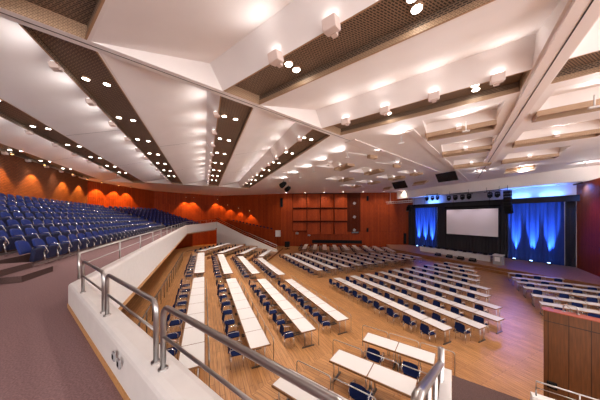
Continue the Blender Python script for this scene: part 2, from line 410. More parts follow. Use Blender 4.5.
# wall sockets on the near parapet
for k, (u, v) in enumerate(((113, 356.5), (118, 364))):
    r = (u-300)/F; Y = .622/(.584*r+.812); p = Vector((*cw(r*Y, Y), EYE-(v-HOR)*Y/F)); n, s = U.inv(p)
    t = thing('wall_socket', U(.627, s, p.z), U.a-math.pi/2)
    MB().box((0, 0, 0), (.075, .014, .085), 'grey', None, .004).build('plate', t); MB().box((0, -.008, 0), (.04, .006, .04), 'black').build('insert', t)
    tag(t, 'steel wall socket on the white parapet, %s the railing corner' % ('nearer to' if k == 0 else 'further from'), 'socket', 'steel sockets in the parapet')

def arc_rail(a, b, zt, r=.021, rad=.09, z0=PZ-.01):
    a, b = Vector(a), Vector(b); d = (b-a).normalized(); pts = [Vector((a.x, a.y, z0))]
    for k in range(6):
        w = k/5*math.pi/2; pts.append(Vector((*(a+d*(rad*(1-math.cos(w)))).xy, zt-rad+rad*math.sin(w))))
    for k in range(6):
        w = k/5*math.pi/2; pts.append(Vector((*(b-d*(rad*(1-math.sin(w)))).xy, zt-rad+rad*math.cos(w))))
    pts.append(Vector((b.x, b.y, z0))); return pts
def near_rail(a, b, label):
    a3, b3 = Vector((*a, PZ)), Vector((*b, PZ)); t = thing('railing', a3); o = a3
    MB().tube([p-o for p in arc_rail(a3, b3, PZ+.52)], .0215, 'steel', 12).build('top_rail', t)
    MB().tube([a3-o+Vector((0, 0, .27)), b3-o+Vector((0, 0, .27))], .0125, 'steel', 10).build('mid_rail', t)
    for q in (a3, b3): MB().tube([q-o-Vector((0, 0, .005)), q-o+Vector((0, 0, .012))], .038, 'steel', 14).build('base_flange', t)
    tag(t, label, 'railing', 'steel railing sections on the white parapet')
ra_ = .755
A = U.inv(P(80.5, 281, PZ)); 
near_rail(U(ra_, 4.62+.35), U(ra_, 3.16+.55), 'short steel railing section at the parapet corner beside the carpet')
near_rail(U(ra_, 3.55), U(ra_, 2.06), 'middle steel railing section on the near white parapet')
near_rail(U(ra_, 1.92), U(ra_, .28), 'nearest steel railing section, running out of the bottom of the picture')
# gallery railing down the long parapet
t = thing('gallery_railing', (-2.3, 5.8, PZ)); o = Vector(t.location)
ln = [Vector((-2.31, 5.75, 4.955)), Vector((-2.5, 36, 5.03)), Vector((2.2, 46.6, 5.28))]
N = 13
posts = [ln[0].lerp(ln[1], k/N) for k in range(N+1)] + [ln[1].lerp(ln[2], k/5) for k in range(1, 6)]
MB().tube([p-o+Vector((0, 0, .52)) for p in ln], .022, 'steel', 8).build('top_rail', t)
MB().tube([p-o+Vector((0, 0, .27)) for p in ln], .013, 'steel', 8).build('mid_rail', t)
for p in posts: MB().tube([p-o, p-o+Vector((0, 0, .52))], .024, 'steel', 8).build('post', t)
tag(t, 'long steel railing along the gallery parapet in front of the blue seats', 'railing')
# short return wall and railing beside the stairs
a, b = U(.90, .055, PZ), U(2.15, .045, 4.94)
MB().sweep([a, b], [(-.03, -2.6), (.04, -2.6), (.04, 0), (-.03, 0)], 'white').build('wall_stair', kind='structure')
t = thing('stair_railing', U(.95, .05, PZ)); o = Vector(t.location)
A, B = U(.93, .12, 5.49), U(2.0, .07, 5.06)
pts = [A+Vector((0, 0, -.9)), A+Vector((0, 0, -.12)), A+(B-A)*.02+Vector((0, 0, -.05)), A+(B-A)*.06+Vector((0,0,-.005))] + [A.lerp(B, f) for f in (.12, .4, .7, 1)]
MB().tube([p-o for p in pts], .0225, 'steel', 12).build('handrail', t)
for f in (.35, .62, .95): p = A.lerp(B, f); MB().tube([p-o, p-o-Vector((0, 0, .55))], .014, 'steel', 8).build('post', t)
MB().tube([A.lerp(B, .97)-o+Vector((0, 0, .12)), A.lerp(B, .97)-o-Vector((0, 0, .5))], .022, 'steel', 10).build('end_post', t)
tag(t, 'curved steel handrail beside the stairs at the parapet end', 'railing')
# stairs down from the gallery
st = MB(); nst = 18
for k in range(nst):
    n0 = 1.6+k*.33; z = GZ-(k+1)*.172
    if z < 1.38: z = 1.38
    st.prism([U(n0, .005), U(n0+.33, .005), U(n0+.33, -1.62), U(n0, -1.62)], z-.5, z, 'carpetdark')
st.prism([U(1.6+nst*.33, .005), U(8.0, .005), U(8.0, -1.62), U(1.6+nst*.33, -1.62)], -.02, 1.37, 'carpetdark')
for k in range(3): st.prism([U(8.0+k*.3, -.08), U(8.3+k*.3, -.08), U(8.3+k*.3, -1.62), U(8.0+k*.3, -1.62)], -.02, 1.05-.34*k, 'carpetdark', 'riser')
st.build('floor', kind='structure')

# ---------------------------------------------------------------- gallery seats and steps
rows = 8; pitch = .76; r0 = -5.35
steps = MB()
SV = lambda n: 36-.268*(n+2.5)
for k in range(1, rows):
    nn = r0-1.0*k+.45; y0 = 3 if k < 2 else 0; g = 10.6
    nb_ = -14.9
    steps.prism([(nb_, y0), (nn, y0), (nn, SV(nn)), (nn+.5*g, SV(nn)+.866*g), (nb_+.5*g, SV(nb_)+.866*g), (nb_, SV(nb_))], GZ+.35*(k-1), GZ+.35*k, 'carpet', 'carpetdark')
steps.build('floor', kind='structure')
stp = MB()
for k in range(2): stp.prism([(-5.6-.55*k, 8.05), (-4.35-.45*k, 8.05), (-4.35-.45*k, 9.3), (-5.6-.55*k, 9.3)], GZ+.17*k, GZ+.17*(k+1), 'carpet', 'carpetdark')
stp.build('floor', kind='structure')
def seat_back(b, m):                            # rounded shell
    prof = []
    for i in range(9):
        for j in range(7):
            u, v = i/8*2-1, j/6
            hw = .27*(1-.22*max(0, v-.55)**1.3/.35) ; x = u*hw
            y = -.14*v-.03*(1-u*u)+.0; z = .46+.46*v-(.05*u*u if j == 6 else .02*u*u*(j >= 5))
            prof.append(Vector((x, y-.18, z)))
    n = len(prof); vs = prof+[p+Vector((0, -.06, 0)) for p in prof]; fs = []
    for i in range(8):
        for j in range(6):
            a = i*7+j; fs.append((a, a+7, a+8, a+1)); fs.append((n+a, n+a+1, n+a+8, n+a+7))
    for i in range(8): fs.append((i*7+6, i*7+13, n+i*7+13, n+i*7+6)); fs.append((i*7, n+i*7, n+i*7+7, i*7+7))
    for j in range(6): fs.append((j, j+1, n+j+1, n+j)); fs.append((56+j, n+56+j, n+57+j, 57+j))
    b.add(vs, fs, m, True)
def tip_seat(b): b.box((0, .04, .41), (.50, .11, .46), 'blue_shade', Matrix.Rotation(R(-8), 3, 'X'), .035)
def seat_frame(b):
    for x in (-.345,):
        b.tube([(x, .10, .1), (x, .06, .30), (x, .02, .46)], .026, 'chrome', 6)
        b.tube([(x, .02, .44), (x, .10, .60), (x, .06, .68), (x, -.22, .66), (x, -.20, .46)], .016, 'chrome', 6)
        b.tube([(x, .02, .30), (x, .16, .45), (x, .10, .60)], .013, 'chrome', 6)
def seat_bar(b): b.box((0, .10, .10), (.70, .08, .07), 'steel'); b.tube([(-.335, .10, 0), (-.335, .10, .10)], .035, 'chrome', 6)
def mk_seat(parts):
    if parts:
        t = thing('tip_up_chair', (0, 0, 0))
        b = MB(); seat_back(b, 'blue'); b.build('backrest', t); b = MB(); tip_seat(b); b.build('seat', t)
        b = MB(); seat_frame(b); b.build('armrest', t); b = MB(); seat_bar(b); b.build('base_bar', t); return t
    b = MB(); seat_back(b, 'blue'); tip_seat(b); seat_frame(b); seat_bar(b); return b.build('tip_up_chair')
sA, sB = mk_seat(True), mk_seat(False); usedA = usedB = False
allspots = []
for k in range(rows):
    start = [10.5, 7.5, 7.6, 8.2, 9, 9.8, 10.8, 11.8][k]
    nk = r0-1.0*k; sv = SV(nk)-.1; m = int((sv-start)/pitch)
    spots_ = [(Vector((nk, start+i*pitch, GZ+.35*k)), -math.pi/2, i) for i in range(m)]
    spots_ += [(Vector((nk+.5*q, sv+.1+.866*q, GZ+.35*k)), -math.pi/2-R(30), m+i) for i, q in enumerate([.5+pitch*j for j in range(12)])]
    allspots += [(p, rz, i, k) for p, rz, i in spots_]
allspots.sort(key=lambda a: a[0].xy.length)
late = MB()
for j_, (p, rz, i, k) in enumerate(allspots):
    if j_ >= 300:
        src = sB.data; rot = rotz(rz); o_ = len(late.v); late.v += [tuple(rot @ v.co + p) for v in src.vertices]
        idx = [late.m(m_) for m_ in src.materials]
        for f in src.polygons: late.f.append(tuple(o_+q for q in f.vertices)); late.mi.append(idx[f.material_index]); late.sm.append(f.use_smooth)
        continue
    nearp = (k < 2 and i < 12) or (k < 4 and i < 5); src = sA if nearp else sB
    if nearp and not usedA: o = sA; usedA = True; o.location = p; o.rotation_euler.z = rz
    elif not nearp and not usedB: o = sB; usedB = True; o.location = p; o.rotation_euler.z = rz
    else: o = dup(src, p, rz)
    tag(o, 'blue tip-up seat, %s from the aisle steps in the %s gallery row' % (ordn(i+1), ordn(k+1)), 'seat', 'blue gallery seats')
far_ = late.build('tip_up_chair'); far_['kind'] = 'stuff'; tag(far_, 'furthest blue gallery seats in the turned rows by the corner wall', 'seats')
o = dup(sA, Vector((-4.85, 7.62, GZ)), -math.pi/2); tag(o, 'blue tip-up seat alone this side of the carpeted aisle steps', 'seat')

# ---------------------------------------------------------------- walls
def wall(a, b, z0, z1, mat, name, th=.3, out=1):
    a, b = Vector(a), Vector(b); d = (b-a).normalized(); nr = Vector((-d.y, d.x))*th*out
    return MB().prism([tuple(a), tuple(b), tuple(b+nr), tuple(a+nr)], z0, z1, mat).build(name, kind='structure')
w0, w1, w2, w3 = (-14.9, -9), (-14.9, 39.3), (-9.0, 49.5), (3.4, 54.2)
wall(w0, w1, 4.3, ZC+1, 'woodslat', 'wall_gallery_back'); wall(w1, w2, 4.3, ZC+1, 'wood', 'wall_gallery_corner'); wall(w2, w3, 0, ZC+1, 'wood', 'wall_gallery_end')
BW = 45.5                                        # back wall: distance along its own normal
def bwall(u, z=None, off=0):                     # point on the back wall along sight line u
    r = (u-300)/F; Y = (BW-off)/(math.sin(R(5.7))*r+math.cos(R(5.7))); p = cw(r*Y, Y)
    return p if z is None else Vector((*p, z))
def bz(u, v, off=0):
    r = (u-300)/F; Y = (BW-off)/(math.sin(R(5.7))*r+math.cos(R(5.7))); return EYE-(v-HOR)*Y/F
b0, b1 = bwall(281), bwall(411)
wall(w3, b0, 0, ZC+1, 'wood', 'wall_rear_corner'); wall(b0, b1, 0, ZC+1, 'wood', 'wall_rear')
wall(b1, (39.6, 30.4), 0, ZC+1, 'wood', 'wall_stage_end')
# gallery-wall scallop lamps
def wall_lamp(p, away, label, power, zpeak, zf=ZC, d=.85, ang=80):
    t = thing('ceiling_wall_washer', (p[0]+away[0]*d, p[1]+away[1]*d, zf))
    MB().tube([(0, 0, 0), (0, 0, -.14)], .11, 'dsteel', 12).build('housing', t); MB().tube([(0, 0, -.139), (0, 0, -.143)], .08, 'amber', 12).build('lens', t)
    tag(t, label, 'wall washer', 'amber wall washers over the wood panelling')
    spot((p[0]+away[0]*d, p[1]+away[1]*d, zf-.16), (p[0]+away[0]*d*.82, p[1]+away[1]*d*.82, zf-3.0), power, (1, .52, .12), ang, .22, .03)
def un(a, b):
    v = Vector(b)-Vector(a); v = Vector((v.y, -v.x)).normalized(); return (v.x, v.y)
for k, s in enumerate((25.0, 28.8, 33.6, 37.0)): wall_lamp((-14.9, s), (1, 0), 'amber ceiling washer above the gallery seats, %s along the straight back wall' % ordn(k+1), 900, 10.5)
for k, f in enumerate((.10, .32, .5)):
    p = Vector(w1).lerp(Vector(w2), f); wall_lamp(p, un(w1, w2), 'amber ceiling washer above the gallery seats, %s along the angled corner wall' % ordn(k+1), 900, 10.2)
for k, f in enumerate((.42, .54, .93)):
    p = Vector(w2).lerp(Vector(w3), f); wall_lamp(p, un(w2, w3), 'amber washer on the end wall past the gallery, %s from the corner' % ordn(k+1), 700, 9.3, 10.6)
for k, f in enumerate((.18, .36, .54)):
    p = Vector(w3).lerp(Vector(b0), f); wall_lamp(p, un(w3, b0), 'amber washer behind the wooden side gallery, %s from the corner' % ordn(k+1), 420, 8.6, 9.2-.7*k)
# recess under the gallery
wall((-8.6, 2), (-8.6, 36), 0, 3.75, 'wood', 'wall_under_gallery'); wall((-8.6, 36), (-2.2, 49), 0, 3.75, 'wood', 'wall_under_corner')
for k, f in enumerate((.16, .32)):
    p = Vector((-8.6, 36)).lerp(Vector((-2.2, 49)), f); wall_lamp(p, (.9, -.44), 'amber ceiling washer in the recess under the gallery, %s one' % ('nearer' if k == 0 else 'further'), 300, 3.5, 3.75)
# far white stair wall with two rails, and the wooden side gallery behind it
sa, sb, sm = Vector((*cw(-17.0, 43.3), 0)), Vector((*cw(-4.0, 36.9), 0)), None
d = (sb-sa).normalized(); nr = Vector((-d.y, d.x, 0))*.18
if nr.y < 0: nr = -nr
vs = [sa, sb, sb+Vector((0,0,.55)), sa.lerp(sb, .57)+Vector((0,0,2.5)), sa.lerp(sb, .50)+Vector((0,0,2.75)), sa+Vector((0,0,5.32))]
b = MB(); n = len(vs); al = vs+[p+nr for p in vs]
b.add(al, [tuple(range(n)), tuple(range(2*n-1, n-1, -1))]+[(i, i+n, (i+1) % n+n, (i+1) % n) for i in range(n)], 'white').build('wall_far_stair', kind='structure')
t = thing('far_stair_railing', sa+Vector((0, 0, 5.3))); o = Vector(t.location)
top = [vs[5], vs[4], vs[3], vs[2]]
for off, nm in ((.75, 'top_rail'), (.40, 'mid_rail')): MB().tube([p-o+nr*.5+Vector((0, 0, off)) for p in top], .05 if off > .5 else .03, 'steel', 6).build(nm, t)
for f in range(12):
    q = vs[5].lerp(vs[2], f/11); q.z = 5.32-(5.32-.55)*f/11
    MB().tube([q-o+nr*.5-Vector((0,0,.1)), q-o+nr*.5+Vector((0, 0, .75))], .035, 'dsteel', 6).build('post', t)
tag(t, 'sloping railing on the far white stair wall', 'railing')
ga, gb = Vector((*cw(-16.4, 47.0), 0)), Vector((*cw(-4.9, 43.2), 0)); dg = (gb-ga).normalized(); ng = Vector((-dg.y, dg.x, 0))
if ng.y < 0: ng = -ng
b = MB(); vs2 = [ga, gb, gb+Vector((0, 0, 3.55)), ga+Vector((0, 0, 5.75))]; al = vs2+[p+ng*.2 for p in vs2]
b.add(al, [(0,1,2,3), (7,6,5,4), (0,4,5,1), (1,5,6,2), (2,6,7,3), (3,7,4,0)], 'wood').build('wall_side_gallery', kind='structure')
b = MB(); b.prism([tuple((ga+ng*.2).xy), tuple((gb+ng*.2).xy), tuple((gb+ng*2.2).xy), tuple((ga+ng*2.2).xy)], 2.4, 2.6, 'wood'); b.build('floor', kind='structure')
e = gb+dg*.45; MB().box((e.x, e.y, 2.95), (1.0, .3, 1.25), 'white', rotz(math.atan2(dg.y, dg.x))).build('trim_9', kind='structure')
for k in range(12):
    q = ga.lerp(gb, (k+2)/14.5)+ng*.45; z = 5.75+(3.55-5.75)*((k+2)/14.5)
    b = MB(); b.box((0, 0, -.1), (.42, .10, .5), 'navyd', rotz(math.atan2(dg.y, dg.x)), .03); b.box((0, 0, -1.2), (.08, .08, 1.9), 'dsteel')
    o = b.build('side_gallery_chair'); o.location = (q.x, q.y, z+.1)
    tag(o, 'dark seat showing above the sloping wooden side gallery front, %s from its upper end' % ordn(k+1), 'seat', 'dark seats of the wooden side gallery')

for k in range(7):  # fill lamps added to brighten the rear wall
    p = Vector(b0).lerp(Vector(b1), (k+.4)/7.0); away = un(b0, b1); q = p+Vector(away)*2.6
    t = thing('ceiling_fill_lamp', (q.x, q.y, ZC)); MB().tube([(0, 0, .02), (0, 0, -.12)], .13, 'box', 12).build('rim', t); MB().tube([(0, 0, -.119), (0, 0, -.124)], .09, 'lens', 12).build('lens', t)
    tag(t, 'added ceiling fill lamp before the rear wall panels, %s from the corner' % ordn(k+1), 'downlight', 'added fill lamps before the rear wall')
    spot((q.x, q.y, ZC-.15), (p.x, p.y, ZC-6.5), 300, (1, .80, .62), 110, .8, .1)
# rear wall acoustic boxes
colsu = [293.5, 307.5, 320.8, 334.3, 347.6]; rowv = [(194.5, 208.3), (209.3, 221.3), (222.3, 234.3)]
wr = Vector(b1)-Vector(b0); wa = math.atan2(wr.y, wr.x); fn = Vector((wr.y, -wr.x)).normalized()
if fn.y > 0: fn = -fn
wall(bwall(292.5, off=.02), bwall(360.5, off=.02), bz(330, 231.6), ZC, 'wooddark', 'trim_14', .06, -1)  # dark sheet painted as the shade in the gaps between panels
for j, (va, vb) in enumerate(rowv):
    for i in range(4):
        ua, ub2 = colsu[i], colsu[i+1]; pa, pb = Vector(bwall(ua)), Vector(bwall(ub2)); zt, zb = bz(ua, va), bz(ua, vb)
        if j == 2 and i == 0: zb = bz(ua, 231)
        pb = pa.lerp(pb, .95); zb += .12; t = MB(); f3 = Vector((fn.x, fn.y, 0)); A3, B3 = Vector((*pa, 0)), Vector((*pb, 0))
        z_ = lambda p, z: p+Vector((0, 0, z))
        vsx = [z_(A3, zb), z_(B3, zb), z_(B3, zt), z_(A3, zt), z_(A3+f3*1.15, zb), z_(B3+f3*.55, zb), z_(B3+f3*.25, zt), z_(A3+f3*.80, zt)]
        o0 = (A3+B3)/2+Vector((0, 0, zb))
        root = thing('acoustic_panel', o0)
        t.add([p-o0 for p in vsx], [(4,5,6,7), (0,4,7,3), (1,2,6,5), (3,7,6,2), (0,1,5,4)], 'wood'); t.build('board', root)
        MB().box(((A3+B3)/2+f3*.86-o0)+Vector((0, 0, -.035)), ((B3-A3).length*.99, .10, .07), 'redtop', rotz(math.atan2((B3-A3+f3*-.6).y, (B3-A3+f3*-.6).x))).build('ledge', root)
        tag(root, 'slanted reddish wood acoustic panel on the rear wall, %s row, %s column from the corner' % (['top','middle','bottom'][j], ordn(i+1)), 'wall panel', 'slanted wood panels on the rear wall')
    pa, pb = Vector(bwall(351.5)), Vector(bwall(358.8)); zt, zb = bz(352, va+1.5), bz(352, vb-1)
    root = thing('control_window', ((pa.x+pb.x)/2, (pa.y+pb.y)/2, zb), wa); w = (pb-pa).length; h = zt-zb
    for x in (-w/2, w/2): MB().box((x, -.08, h/2), (.12, .16, h), 'wooddark').build('jamb', root)
    for z in (0, h): MB().box((0, -.08, z), (w, .16, .12), 'wooddark').build('rail', root)
    MB().box((0, -.04, h/2), (w, .04, h), 'glass').build('pane', root)
    MB().box((-w*.1, -.07, h*.35), (.5, .02, .5), 'grey', Matrix.Rotation(.5, 3, 'Y')).build('equipment', root)
    tag(root, 'dark control room window in the rear wall, %s of three' % ['top','middle','bottom'][j], 'window', 'control room windows')
pa, pb = bwall(312, off=.05), bwall(362, off=.05); z = bz(330, 241.6)
wall(pa, pb, z-.35, z+.35, 'black', 'trim_10', .05, -1)  # flat black strip stands in for the dark of a low opening
for k, (u, v, w, h, nm, cat, lab) in enumerate(((281.5, 202.5, .55, 1.9, 'wall_speaker', 'loudspeaker', 'tall black column loudspeaker high on the wall left of the wood panels'),
        (367.5, 198.5, .4, 1.0, 'wall_speaker', 'loudspeaker', 'black loudspeaker high on the wall right of the control windows'), (367.5, 230, .35, .8, 'wall_speaker', 'loudspeaker', 'small black loudspeaker low on the wall right of the control windows'),
        (405, 238.5, .5, 2.2, 'wall_speaker', 'loudspeaker', 'narrow black slab standing in for a dark doorway beside the stage'), (297, 233.2, .55, .4, 'wall_box', 'box', 'small white box under the left wood panel column'), (309, 235.2, .5, .3, 'wall_box', 'box', 'small white box below the second wood panel column'))):  # the narrow slab by the stage stands in for a dark doorway
    p = bwall(u, bz(u, v), .12); t = thing(nm, p, wa); m = 'black' if 'speaker' in nm else 'top'
    MB().box((0, 0, 0), (w, .22, h), m, None, .03).build('cabinet' if m == 'black' else 'case', t); MB().box((0, -.115, 0), (w*.8, .02, h*.85), 'black' if m == 'black' else 'grey').build('front_grille', t)
    tag(t, lab, cat)
p = P(287.2, 249.0, 0); t = thing('floor_speaker', p, .2)
MB().box((0, 0, .95), (.9, .6, 1.1), 'black', None, .05).build('cabinet', t); MB().tube([(0, 0, .05), (0, 0, .5)], .06, 'black').build('stand', t); MB().box((0, 0, .03), (.9, .7, .06), 'black', None, .02).build('base', t)
tag(t, 'black loudspeaker on a stand at the foot of the rear wall corner', 'loudspeaker')

# ---------------------------------------------------------------- stage
SZ = .6
stage = [(30.0, 3.0), (30.0, 17), (30.6, 28), (34.5, 32.8), (39.4, 30.5), (39.4, 6)]
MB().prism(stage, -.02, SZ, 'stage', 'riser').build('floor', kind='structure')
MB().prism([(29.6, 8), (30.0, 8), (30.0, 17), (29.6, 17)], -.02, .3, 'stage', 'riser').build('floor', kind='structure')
rs0, rs1 = (38.0, 8.9), (26.0, 1.97)
wall(rs0, rs1, 0, 9.95, 'wood', 'wall_stage_right', .3, 1)
wall((39.6, 31), (39.6, 4), 0, ZC+1, 'stagewall', 'wall_stage_back', .3, -1)
# proscenium fascia and soffit
wall((35.8, 31.0), (35.8, -3), 9.95, ZC+.2, 'ceil', 'wall_proscenium', .3, -1)
MB().prism([(35.8, 31), (39.6, 31), (39.6, -3), (35.8, -3)], 10.15, 10.25, 'stagewall').build('ceiling_stage', kind='structure')
def curtain(s0, s1, z0, z1, n0, mat, label, amp=.06, wl=.42):
    K = int((s1-s0)/.055); mb = MB(); vs = []
    for i in range(K+1):
        s = s0+(s1-s0)*i/K; w = math.sin(2*math.pi*(s-s0)/wl+.8*math.sin(s*2.1)); vs += [(n0+amp*w, s, z0), (n0+amp*w*.6, s, z1)]
    t = thing('stage_curtain', (n0, (s0+s1)/2, z0)); o = Vector(t.location)
    mb.add([Vector(v)-o for v in vs], [(2*i, 2*i+1, 2*i+3, 2*i+2) for i in range(K)], mat, True); mb.build('drape', t)
    MB().box((0, 0, z1-z0+.03), (.12, s1-s0, .1), 'dsteel').build('track', t)
    tag(t, label, 'curtain', 'stage curtains')
curtain(14.8, 24.4, SZ+.02, 8.1, 38.0, 'blackf', 'black stage curtain hanging behind the white projection screen')
curtain(24.5, 28.7, SZ+.02, 8.25, 37.9, 'bluelitf', 'blue-lit stage curtain left of the projection screen')
curtain(28.75, 30.3, SZ+.02, 8.25, 38.0, 'blackf', 'narrow black stage curtain at the left end of the stage')
curtain(9.75, 14.7, SZ+.02, 8.15, 37.9, 'bluelitf', 'blue-lit stage curtain right of the projection screen')
curtain(8.9, 9.7, SZ+.02, 8.15, 37.9, 'blackf', 'narrow black stage curtain beside the right wooden stage wall')
t = thing('stage_valance', (37.3, 19.2, 8.0)); MB().box((0, 0, .3), (.06, 21.4, .62), 'blackf').build('drape', t); MB().box((0, 0, .64), (.14, 21.4, .1), 'black').build('track', t)
tag(t, 'long black valance across the stage above the curtains and screen', 'valance')
BLUE = (.08, .25, 1)
for k, s in enumerate((27.9, 26.6, 25.3, 13.9, 12.3, 10.8)):
    t = thing('stage_uplight', (37.3, s, SZ)); MB().box((0, 0, .10), (.30, .34, .2), 'black', None, .03).build('housing', t); MB().box((.03, 0, .205), (.2, .24, .012), 'uplens').build('lens', t)
    tag(t, 'black floor uplight below the %s blue-lit curtain, %s from the %s' % (('left', ordn(k+1), 'rear wall') if k < 3 else ('right', ordn(k-2), 'screen')), 'uplight', 'blue uplights on the stage floor')
    spot((37.52, s, SZ+.22), (37.84, s, SZ+4.2), 17000, (.12, .34, 1), 22, 1, .03)
    spot((37.30, s, SZ+.22), (37.9, s, 8), 80, BLUE, 60, 1, .05)
# blue light above the curtains
for k, s in enumerate((11.2, 14.0, 26.0)):
    t = thing('hanging_light_batten', (38.9, s, 8.6)); MB().box((0, 0, 0), (.2, 1.8, .16), 'black', None, .03).build('housing', t); MB().box((.02, 0, .085), (.12, 1.7, .01), 'uplens').build('lens', t)
    tag(t, 'blue light batten above the %s' % ['right stage curtain near the wooden wall', 'right stage curtain near the screen', 'left stage curtain'][k], 'light batten', 'blue battens over the curtains')
    for q in (-.7, 0, .7): spot((38.9, s+q, 8.72), (39.5, s+q, 9.9), 110, BLUE, 150, 1, .2)
p = Vector((*rs0, 0)).lerp(Vector((*rs1, 0)), .16)
t = thing('hanging_light_batten', (p.x-.3, p.y+.5, 9.75)); MB().box((0, 0, 0), (1.8, .12, .12), 'black', rotz(R(30))).build('housing', t); tag(t, 'blue light batten high on the right wooden stage wall', 'light batten')
spot((p.x-.3, p.y+.5, 9.6), (p.x, p.y, 8.8), 450, BLUE, 150, 1, .2)
spot((p.x-1.5, p.y+1.6, 9.3), (p.x-2, p.y-1.5, 4.5), 480, (.3, .1, 1), 70, 1, .3)
# projection screen
for y in (17, 19.5, 22): spot((35.1, y, 8.9), (37.2, y-.5, 5.2), 90, (1, .82, .95), 75, .8, .1)
def npt(u, v, n): r = (u-300)/F; Y = n/(CY*r+SY); return Vector((n, -SY*r*Y+CY*Y, EYE-(v-HOR)*Y/F))
a, b = npt(446.4, 209.2, 36.95), npt(498.6, 237.4, 36.95); zt, zb = 7.5, 3.47
t = thing('projection_screen', ((a.x), (a.y+b.y)/2, zb)); wd = a.y-b.y
MB().box((0, 0, (zt-zb)/2), (.02, wd, zt-zb), 'screen').build('cloth', t)
for y in (-wd/2, wd/2): MB().box((-.005, y, (zt-zb)/2), (.05, .07, zt-zb+.07), 'black').build('frame_side', t)
for z in (0, zt-zb): MB().box((-.005, 0, z), (.05, wd, .07), 'black').build('frame_bar', t)
MB().box((.02, 0, zt-zb+.35), (.2, wd+.5, .25), 'black').build('roller_case', t)
for y in (-wd*.35, wd*.35): MB().tube([(.05, y, zt-zb+.4), (.05, y, 10.25-zb)], .025, 'black', 6).build('hanger', t)
tag(t, 'large blank white projection screen hanging over the stage', 'projection screen')
q_ = P(482, 312, 0); spot((35.1, 13.6, 9.2), q_, 2600, (.42, .30, 1), 22, 1, .1)
# table line on the stage, lectern, floor monitors
for k in range(8):
    s = 15.1+k*1.2; t = thing('stage_table', (33.2, s, SZ))
    MB().box((0, 0, .735), (.62, 1.18, .03), 'top').build('tabletop', t); MB().box((-.27, 0, .36), (.03, 1.18, .70), 'top').build('front_panel', t)
    for y in (-.52, .52): MB().box((.1, y, .36), (.04, .04, .72), 'dsteel').build('leg', t)
    tag(t, 'white-fronted table on the stage, %s from the lectern' % ordn(k+1), 'table', 'white-fronted tables on the stage')
    c = thing('stage_chair', (34.15, s, SZ), math.pi/2)
    MB().box((0, 0, .44), (.48, .46, .07), 'navyd', None, .02).build('seat', c); MB().box((0, -.22, .70), (.46, .05, .36), 'navyd', None, .02).build('backrest', c)
    for x in (-.2, .2):
        for y in (-.2, .2): MB().tube([(x, y, 0), (x, y, .43)], .014, 'chrome', 6).build('leg', c)
    tag(c, 'dark chair behind the stage table line, %s from the lectern' % ordn(k+1), 'chair', 'dark chairs on the stage')
    b = MB(); b.box((0, 0, .006), (.30, .42, .012), 'black'); b.box((.12, 0, .12), (.02, .42, .24), 'black', Matrix.Rotation(R(15), 3, 'Y'))
    if k % 1 == 0:
        o = b.build('name_board'); o.location = (33.2, s+.1, SZ+.75); tag(o, 'small black stand lying on the stage table, %s from the lectern' % ordn(k+1), 'stand', 'black stands on the stage tables')
p = P(498.5, 264.5, SZ); t = thing('lectern', p, math.pi/2-R(0))
MB().prism([(-.42, -.28), (.42, -.28), (.42, .28), (-.42, .28)], 0, 1.08, 'grey').build('body', t)
MB().box((0, 0, 1.13), (.95, .66, .06), 'top', Matrix.Rotation(R(-10), 3, 'X')).build('desk_top', t); MB().box((0, .285, .65), (.5, .012, .5), 'screen').build('front_panel', t)
MB().tube([(-.1, .1, 1.15), (-.1, .14, 1.42)], .012, 'black', 6).build('microphone', t)
tag(t, 'grey lectern standing on the stage right of the table line', 'lectern')
for k, (u, v) in enumerate(((431, 256.5), (442, 258.5), (453, 260.5), (465, 262.5))):
    p = P(u, v, SZ); p.x = 31.2; t = thing('stage_monitor', p, R(90))
    v8 = [(-.35, -.25, 0), (.35, -.25, 0), (.35, .25, 0), (-.35, .25, 0), (-.35, -.1, .42), (.35, -.1, .42), (.35, .2, .2), (-.35, .2, .2)]
    MB().add(v8, [(3,2,1,0), (4,5,6,7), (0,1,5,4), (1,2,6,5), (2,3,7,6), (3,0,4,7)], 'black').build('cabinet', t)
    MB().poly([(-.3, -.07, .408), (.3, -.07, .408), (.3, .17, .226), (-.3, .17, .226)], 'dsteel').build('front_grille', t)
    tag(t, 'black wedge floor monitor at the stage edge, %s from the rear wall' % ordn(k+1), 'stage monitor', 'wedge monitors at the stage edge')

# stage lights on hanging bars
def light_bar(u0, u1, v, n, lamps, label):
    a, b = npt(u0, v, n), npt(u1, v, n); zb = (a.z+b.z)/2; c = (a+b)/2; w = abs(a.y-b.y)
    t = thing('lighting_bar', (n, c.y, zb)); MB().tube([(0, -w/2, 0), (0, w/2, 0)], .035, 'black', 8).build('bar', t)
    MB().box((0, 0, .18), (.1, w*.7, .08), 'black').build('cable_tray', t)
    for f in (-.35, .35): MB().tube([(0, w*f, 0), (0, w*f, 10.3-zb)], .02, 'black', 6).build('hanger', t)
    tag(t, label, 'lighting bar', 'black lighting bars over the stage')
    for k, u in enumerate(lamps):
        q = npt(u, v, n); h = thing('stage_spotlight', (n, q.y, zb-.04))
        b_ = MB(); b_.box((0, 0, -.12), (.34, .44, .16), 'black', None, .04); b_.build('base', h)
        b_ = MB()
        b_.box((0, 0, -.185), (.16, .54, .05), 'black')
        for y in (-.24, .24): b_.box((0, y, -.40), (.16, .06, .48), 'black')
        b_.build('yoke', h)
        MB().tube([(.12, 0, -.30), (.06, 0, -.42), (-.06, 0, -.66), (-.10, 0, -.74)], .2, 'black', 12, [.12, .2, .2, .15]).build('head', h)
        MB().tube([(-.10, 0, -.742), (-.105, 0, -.75)], .12, 'glass', 12).build('lens', h)
        tag(h, 'black moving head spotlight, %s on the %s' % (ordn(k+1), label.split('black ')[1]), 'spotlight', 'moving head stage lights')
light_bar(424, 440, 195.6, 35.2, (427, 432.5, 437.5), 'black lighting bar left of the screen')
